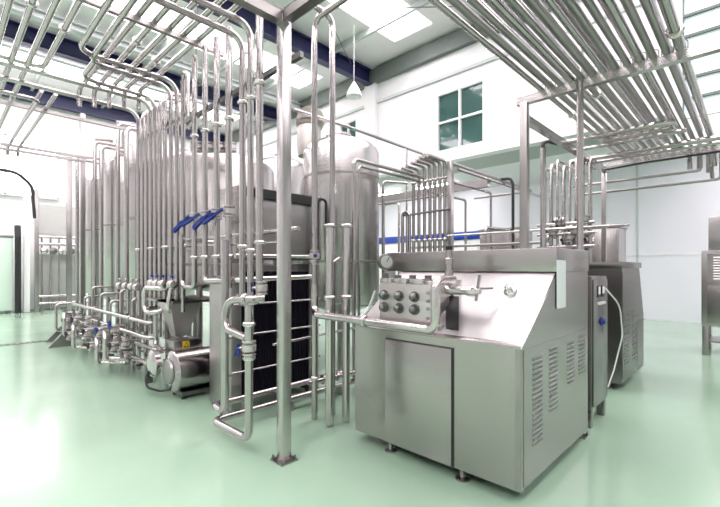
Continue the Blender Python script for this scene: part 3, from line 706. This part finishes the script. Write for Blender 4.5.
rack_post('square rack post at the far end of the left rack', 2.32, 11.0, 5.0, .10)
rack_post('square rack post farther back, before the end wall', 3.27, 17.4, 5.4, .16)
# sheet metal gussets at the post feet
for i, (x, y) in enumerate(((1.85, 10.3), (1.78, 9.55))):
    o = MB().prism([(x - .32, 0.0), (x + .12, 0.0), (x + .1, .34), (x - .02, .34)], y - .03, y + .03, 'y').build('gusset_foot', M['steel2'])
    tag(o, ['triangular steel foot at the far end of the floor manifold', 'triangular steel foot beside the first manifold loop'][i], 'foot', 'triangular feet')

# pipes right of the foreground post
a = onX(314.5, 5, 2.6)
pipe('tall vertical pipe just right of the foreground post', [(2.6, a.y, .01), (2.6, a.y, 3.95), (2.6, 2.0, 3.98)], .030, 'steel', bend=.1, clamps=[((2.6, a.y, 1.55), (0, 0, 1)), ((2.6, a.y, .42), (0, 0, 1))], n=16)
a = onX(332.5, 15, 2.8)
pipe('tall vertical pipe second right of the foreground post, bending at top', [(2.8, a.y, .01), (2.8, a.y, 4.05), (2.3, a.y, 4.05), (1.9, a.y, 4.05)], .030, 'steel', bend=.12, n=16)
a = onX(329.5, 224, 2.6)
pipe('stout short riser before the big tank, nearer the post', [(2.6, a.y, .01), (2.6, a.y, a.z)], .040, 'bright', bend=.05, n=18, clamps=[((2.6, a.y, 1.22), (0, 0, 1)), ((2.6, a.y, a.z - .02), (0, 0, 1))])
a = onX(346, 224, 2.78)
pipe('stout short riser before the big tank, nearer the machine', [(2.78, a.y, .01), (2.78, a.y, a.z)], .040, 'bright', bend=.05, n=18, clamps=[((2.78, a.y, 1.22), (0, 0, 1)), ((2.78, a.y, a.z - .02), (0, 0, 1))])
pipe('slim pipe between the two stout risers', [(2.75, 3.05, .01), (2.75, 3.05, 1.55), (2.9, 3.1, 1.6)], .018, 'steel')
pipe('thin level pipe low behind the two stout risers', [(2.3, 3.4, .75), (4.2, 3.6, .78)], .014, 'steel')
pipe('level floor manifold right of the heat exchanger', [(2.7, 3.35, .30), (3.9, 3.3, .30), (3.9, 2.8, .30)], .028, 'steel', clamps=[((3.1, 3.33, .30), (1, 0, 0))])
valve('low steel valve on the floor manifold right of the heat exchanger', (2.95, 3.35, .30), (1, 0, 0), .03, (0, -1, 0), (1, 0, 0), .07, 'steel2', 'riser valves')
valve('steel valve with blue cap on the tall pipe right of the post', (2.6, onX(314.5, 5, 2.6).y, 1.62), (0, 0, 1), .03, (-.5, -.7, 0), (0, 0, 1), .07, 'blue', 'riser valves', cap=True)
pipe('elbowed pipe feeding the large homogenizer from the tall pipe', [(2.6, onX(314.5, 5, 2.6).y, 1.34), (2.6, onX(314.5, 5, 2.6).y, 1.07), (2.50, 2.96, 1.06)], .037, 'bright', bend=.08, n=16)

# ------------------------------------------------------------------ plate heat exchanger
t = empty('plate_heat_exchanger', (2.7, 4.1, 0), 'black plate heat exchanger between stainless end plates behind the foreground post', 'heat exchanger')
py0, py1 = 3.88, 4.34
MB().box(2.10, 2.22, py0 - .02, py1, .03, 1.55, bev=.008).build('end_plate', M['steel2'], t)
MB().box(3.12, 3.20, py0 - .02, py1, .03, 1.55, bev=.008).build('end_plate', M['steel2'], t)
b = MB()
nP = 46
for k in range(nP):
    x = 2.22 + .9 * k / nP
    b.box(x + .001, x + .9 / nP - .004, py0 + (.0 if k % 2 else .006), py1 - .03, .12, 1.46)
b.build('plate_pack', M['plate'], t)
for i, z in enumerate((.42, .80, 1.12)):
    MB().cyl((2.02, py0 - .03, z), (3.28, py0 - .03, z), .012, n=10).build('tie_rod', M['steel'], t)
    for x in (2.06, 3.20): MB().lathe((x, py0 - .03, z), (1, 0, 0), [(0, .026), (.03, .026)], 6).build('nut', M['steel2'], t)
MB().box(2.05, 3.3, (py0 + py1) / 2 - .03, (py0 + py1) / 2 + .03, 1.47, 1.53).build('carrying_bar', M['steel2'], t)
for x in (2.16, 3.16):
    for y in (py0 + .02, py1 - .05): MB().box(x - .04, x + .04, y - .04, y + .04, 0, .035).build('foot', M['darksteel'], t)
# hooded panel above it
t = empty('tube_hood', (2.8, 4.2, 1.6), 'open fronted stainless hood with dark inside above the plate heat exchanger', 'hood')
x0, x1, y0, y1, z0, z1 = 2.28, 3.36, 3.92, 4.6, 1.60, 2.40
MB().box(x0, x1, y1 - .02, y1, z0, z1).build('back_panel', M['brushed'], t)
MB().box(x0, x0 + .03, y0, y1 - .02, z0, z1, bev=.004).build('side_panel', M['brushed'], t)
MB().box(x1 - .03, x1, y0, y1 - .02, z0, z1, bev=.004).build('side_panel', M['brushed'], t)
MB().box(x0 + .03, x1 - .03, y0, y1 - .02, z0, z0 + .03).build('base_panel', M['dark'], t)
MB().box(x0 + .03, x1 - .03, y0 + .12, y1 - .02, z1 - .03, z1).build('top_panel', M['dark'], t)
MB().box(x0 + .05, x1 - .05, y0 + .06, y0 + .10, z0 + .05, z1 - .12, bev=.006).build('inner_panel', M['steel2'], t)
MB().box(x0 + .03, x1 - .03, y0 + .02, y0 + .05, z1 - .12, z1 - .02).build('slot', M['black'], t)
MB().tube([(x1 - .08, y0 - .015, z0), (x1 - .08, y0 - .015, z1 - .04), (x1 + .07, y0 - .015, z1 - .04), (x1 + .07, y0 - .015, z0)], .018, .06, 10).build('door_seal', M['black'], t)
for (x, y) in ((x0 + .04, y0 + .5), (x1 - .05, y0 + .05), (x1 - .05, y1 - .05)): MB().box(x - .025, x + .025, y - .025, y + .025, 0.0, z0).build('leg', M['steel2'], t)

# ------------------------------------------------------------------ pump with hopper
t = empty('centrifugal_pump', (2.35, 4.85, 0), 'stainless clad centrifugal pump with round motor cover on the floor', 'pump')
mx0, my, mz, mr = 1.86, 4.84, .31, .232
MB().lathe((mx0, my, mz), (1, 0, 0), [(0, .06), (.004, .15), (.02, mr - .02), (.04, mr), (.72, mr), (.74, mr - .02), (.745, .1)], 40).build('motor_cover', M['steel'], t)
MB().lathe((mx0 - .03, my, mz), (1, 0, 0), [(0, .02), (.002, .13), (.03, .14)], 32).build('end_cap', M['steel2'], t)
MB().box(1.95, 2.5, my - .14, my + .14, .03, .08, bev=.004).build('base', M['darksteel'], t)
for (x, y) in ((1.98, my - .12), (2.47, my - .12), (1.98, my + .12), (2.47, my + .12)): MB().cyl((x, y, 0), (x, y, .035), .03, n=12).build('foot', M['black'], t)
tb = MB().box(1.98, 2.32, my + .16, my + .42, .42, .62, bev=.01).build('terminal_box', M['steel2'], t)
lb = MB().box(2.08, 2.165, my + .152, my + .162, .53, .61).build('warning_label', M['yellow'], tb)
tri = MB().prism([(2.092, .54), (2.153, .54), (2.1225, .60)], my + .1495, my + .1525, 'y').build('triangle_mark', M['black'], tb)
MB().prism([(2.103, .546), (2.142, .546), (2.1225, .587)], my + .148, my + .150, 'y').build('triangle_mark', M['yellow'], tb)
MB().lathe((1.86, my + .34, .36), (-1, 0, 0), [(0, .05), (.01, .15), (.07, .16), (.09, .12), (.1, .05)], 28).build('volute', M['bright'], t)
MB().tube([(1.80, my + .36, .30), (1.74, my + .38, .22), (1.72, my + .3, .10), (1.80, my + .1, .08), (1.96, my, .10)], .014, .1, 10).build('drain_hose', M['black'], t)
# hopper above the pump
def hopper():
    t = empty('feed_hopper', (2.2, 5.4, .55), 'tapering stainless feed hopper under the bulky tank above the pump', 'hopper')
    b = bmesh.new()
    def ring(x0, x1, y0, y1, z): return [b.verts.new((x0, y0, z)), b.verts.new((x1, y0, z)), b.verts.new((x1, y1, z)), b.verts.new((x0, y1, z))]
    r = [ring(2.13, 2.28, 5.34, 5.48, .62), ring(2.02, 2.42, 5.20, 5.62, 1.06), ring(2.02, 2.42, 5.20, 5.62, 1.09)]
    for q in range(2):
        for i in range(4): b.faces.new((r[q][i], r[q][(i + 1) % 4], r[q + 1][(i + 1) % 4], r[q + 1][i]))
    b.faces.new(r[0]); b.faces.new(r[2])
    m = MB(); m._add(b); m.build('cone', M['satin'], t)
    MB().cyl((2.205, 5.41, .5), (2.205, 5.41, .62), .06, n=16).build('outlet', M['steel'], t)
    MB().box(2.02, 2.75, 5.15, 6.1, 1.06, 1.09).build('rim', M['steel2'], t)
    for (x, y) in ((2.70, 5.2), (2.70, 6.05), (2.30, 6.05)): MB().box(x - .02, x + .02, y - .02, y + .02, 0, 1.06).build('leg', M['steel2'], t)
hopper()

# ------------------------------------------------------------------ floor manifold under the far bank
ZM = [.77, .60, .45, .30]
XM = [1.95, 1.88, 1.95, 1.85]
for i in range(4):
    y0 = [5.75, 5.6, 5.5, 5.3][i]; y1 = [10.2, 9.4, 10.0, 9.2][i]
    pts = [(XM[i] + .12, y0, ZM[i]), (XM[i], y0 + .02, ZM[i]), (XM[i], y1, ZM[i])]
    if i == 0: pts += [(XM[i] - .25, y1, ZM[i]), (XM[i] - .25, y1, .22), (XM[i], y1, .22)]
    if i == 2: pts += [(XM[i], y1, .62)]
    pipe('long level pipe of the floor manifold, %s from the top' % ORD[i], pts, .030, 'steel', bend=.08, clamps=[((XM[i], 6.5 + .3 * i, ZM[i]), (0, 1, 0)), ((XM[i], 8.4 + .2 * i, ZM[i]), (0, 1, 0))], group='level pipes of the floor manifold')
loops = [(8.9, .66, .30), (8.2, .52, .16), (6.75, .46, .14), (6.35, .60, .26)]
for i, (y, zt, zb) in enumerate(loops):
    pipe('c shaped loop standing out of the floor manifold, %s from its far end' % ORD[i], [(1.92, y + .32, zt), (1.66, y + .30, zt), (1.60, y, zt), (1.60, y, zb), (1.66, y + .02, zb), (1.9, y - .25, zb)], .030, 'bright', bend=.09, group='loops of the floor manifold', n=14)
vi = 0
for (y, zs) in ((9.3, (.60, .40)), (8.55, (.66, .46, .28)), (7.9, (.62, .42, .3)), (7.0, (.60, .45, .30)), (6.45, (.64, .48, .34)), (6.0, (.5, .3))):
    for j, z in enumerate(zs):
        valve('small steel valve in the floor manifold, %s group from the far end, %s from top' % (ORD[[9.3, 8.55, 7.9, 7.0, 6.45, 6.0].index(y)], ORD[j]), (1.74 + .04 * (j % 2), y + .06 * j, z), [(0, 1, 0), (1, 0, 0), (0, 0, 1)][(vi) % 3], .03,
              (-.8, -.3, .4) if vi % 3 != 1 else (0, -.8, .5), (.1, .5, .8), .07, 'blue' if vi % 5 == 1 else 'darksteel', 'floor manifold valves')
        vi += 1
for i, (y, z) in enumerate(((9.05, .50), (8.8, .28), (8.35, .58), (7.6, .46), (7.3, .28), (6.85, .56), (6.6, .24), (6.2, .42))):
    valve('dark handled valve low on the manifold loops, %s from the far end' % ORD[i], (1.66, y, z), (0, 0, 1) if i % 2 else (0, 1, 0), .028, (-.7, -.5, .3), (.1, .6, .7), .05, 'blue' if i in (5,) else 'black', 'loop valves')
    pipe('short cross piece between the manifold pipes, %s from the far end' % ORD[i], [(1.62, y + .12, z + .05), (2.02, y + .10, z + .05)], .026, 'steel2', group='manifold cross pieces')
for i in range(7):
    y = 6.0 + i * .55
    pipe('slim riser between floor manifold and far bank, %s from the pump' % ORD[i], [(2.0, y, .01), (2.0, y, .95 + .1 * (i % 3)), (2.3, y, .95 + .1 * (i % 3))], .022, 'steel', group='slim manifold risers')
for i, (y) in enumerate((5.72, 7.4, 9.0)):
    o = MB().box(1.90, 1.98, y - .04, y + .04, 0, .30, bev=.004)
    o.box(1.78, 2.05, y - .03, y + .03, .24, .27)
    o = o.build('pipe_support', M['darksteel']); tag(o, ['short dark leg under the manifold beside the pump', 'short dark leg under the middle of the manifold', 'short dark leg under the far half of the manifold'][i], 'support', 'manifold legs')
# jumper with blue capped valves in front of the bank
jy = onX(155, 300, 2.0).y
pipe('c shaped jumper on the far bank above the pump', [(2.12, jy - .3, 1.24), (1.95, jy - .3, 1.24), (1.93, jy + .18, 1.24), (1.93, jy + .18, .92), (1.95, jy - .12, .92), (2.12, jy - .12, .98)], .032, 'bright', bend=.1, n=16)
pipe('hook shaped pipe beside the c shaped jumper', [(2.05, jy - .42, 1.28), (2.0, jy - .42, .98), (2.12, jy - .3, .92)], .03, 'bright', bend=.1, n=16)
pipe('vertical pipe from the c shaped jumper down to the pump', [(1.98, jy - .08, .95), (1.98, jy - .08, .5), (1.93, my + .40, .48)], .03, 'steel', bend=.1, n=16)
for i, px in enumerate((152, 157, 163, 172)):
    q = onX(px, 280, 1.98)
    valve('blue capped valve above the c shaped jumper, %s from the far end' % ORD[i], (1.98, q.y, 1.30), (0, 1, 0), .028, (0, 0, 1), (0, 0, 1), .07, 'blue', 'blue capped valves', cap=True)
for i, px in enumerate((120, 126, 132, 137)):
    q = onX(px, 280, 2.05)
    valve('steel capped valve on the bank farther along, %s from the far end' % ORD[i], (2.05, q.y, 1.22), (0, 1, 0), .03, (0, 0, 1), (0, 0, 1), .07, 'bright', 'steel capped valves', cap=True)
    pipe('slim riser under the steel capped valves, %s from the far end' % ORD[i], [(2.08, q.y, .01), (2.08, q.y, 1.2)], .028, 'steel', group='slim risers under capped valves')

# ------------------------------------------------------------------ things at the end wall, far left
t = empty('filling_cabinet', (1.2, 17.9, 0), 'pale green fronted cabinet at the far left by the end wall', 'cabinet')
MB().box(.6, 1.78, 17.7, 18.3, .1, 2.5, bev=.02).build('body', M['palegreen'], t)
MB().box(.58, 1.80, 17.68, 18.32, 2.5, 2.58, bev=.01).build('top_panel', M['steel2'], t)
for x in (.7, 1.68): MB().box(x - .05, x + .05, 17.75, 18.25, 0, .1).build('foot', M['darksteel'], t)
pipe('thick black cable standing beside the pale green cabinet', [(1.90, 17.6, .0), (1.90, 17.6, 2.5), (1.90, 17.7, 2.9)], .085, 'black', name='cable_bundle', cat='cable')
rack_post('white framed upright beside the thick black cable', 2.15, 17.8, 4.2, .16, m='white')
rack_post('slim steel upright carrying the black hose by the end wall', 2.42, 17.8, 4.2, .12)
pipe('black hose arching over the pale green cabinet', [(1.0, 17.8, 4.75), (1.9, 17.8, 4.70), (2.3, 17.8, 4.3), (2.36, 17.75, 3.2)], .05, 'black', name='rubber_hose', cat='hose', bend=.5)
f = MB()  # window added to whiten the end wall and its reflection on the floor
for x in (.2, 1.7, 3.2): f.box(x - .04, x + .04, 18.9, 19.0, 4.1, 6.2)
for z in (4.1, 6.2): f.box(.16, 3.24, 18.9, 19.0, z - .04, z + .04)
o = struct('window_9', f, M['white'])
MB().box(.2, 3.2, 18.96, 18.98, 4.1, 6.2).build('pane', M['end_glow'], o)
struct('window_8', MB().box(2.55, 4.1, 18.97, 19.0, 2.75, 3.85), M['greypanel'])
t = empty('pipe_skid', (3.1, 18.2, 0), 'low steel skid crowded with pipes by the end wall', 'skid')
for z in (.25, .5, 2.35, 2.6): MB().cyl((2.5, 18.1, z), (4.0, 18.1, z), .05, n=10).build('pipe', M['bright'], t)
for k in range(6): MB().cyl((2.6 + k * .25, 18.1, .0), (2.6 + k * .25, 18.1, 2.6), .03, n=10).build('upright', M['steel'], t)
for k in range(5):
    MB().lathe((2.65 + k * .26, 18.0, 2.1), (0, -1, 0), [(0, .1), (.1, .12), (.14, .05)], 14).build('valve_head', M['darksteel'] if k % 2 else M['bright'], t)
MB().box(2.5, 4.0, 18.3, 18.6, .05, 2.0).build('tray', M['greypanel'], t)

# ------------------------------------------------------------------ light
wd = bpy.data.worlds.new('world'); SC.world = wd; wd.use_nodes = True
bg = wd.node_tree.nodes['Background']; bg.inputs['Color'].default_value = (0.95, 0.98, 1.0, 1); bg.inputs['Strength'].default_value = 0.9

SC.view_settings.view_transform = 'Standard'; SC.view_settings.look = 'None'; SC.view_settings.gamma = 1; SC.view_settings.use_curve_mapping = False
SC.view_settings.exposure = -0.7
cy = SC.cycles
cy.use_denoising = True; cy.max_bounces = 8; cy.diffuse_bounces = 4; cy.glossy_bounces = 5; cy.caustics_reflective = False; cy.caustics_refractive = False
cy.sample_clamp_indirect = 6
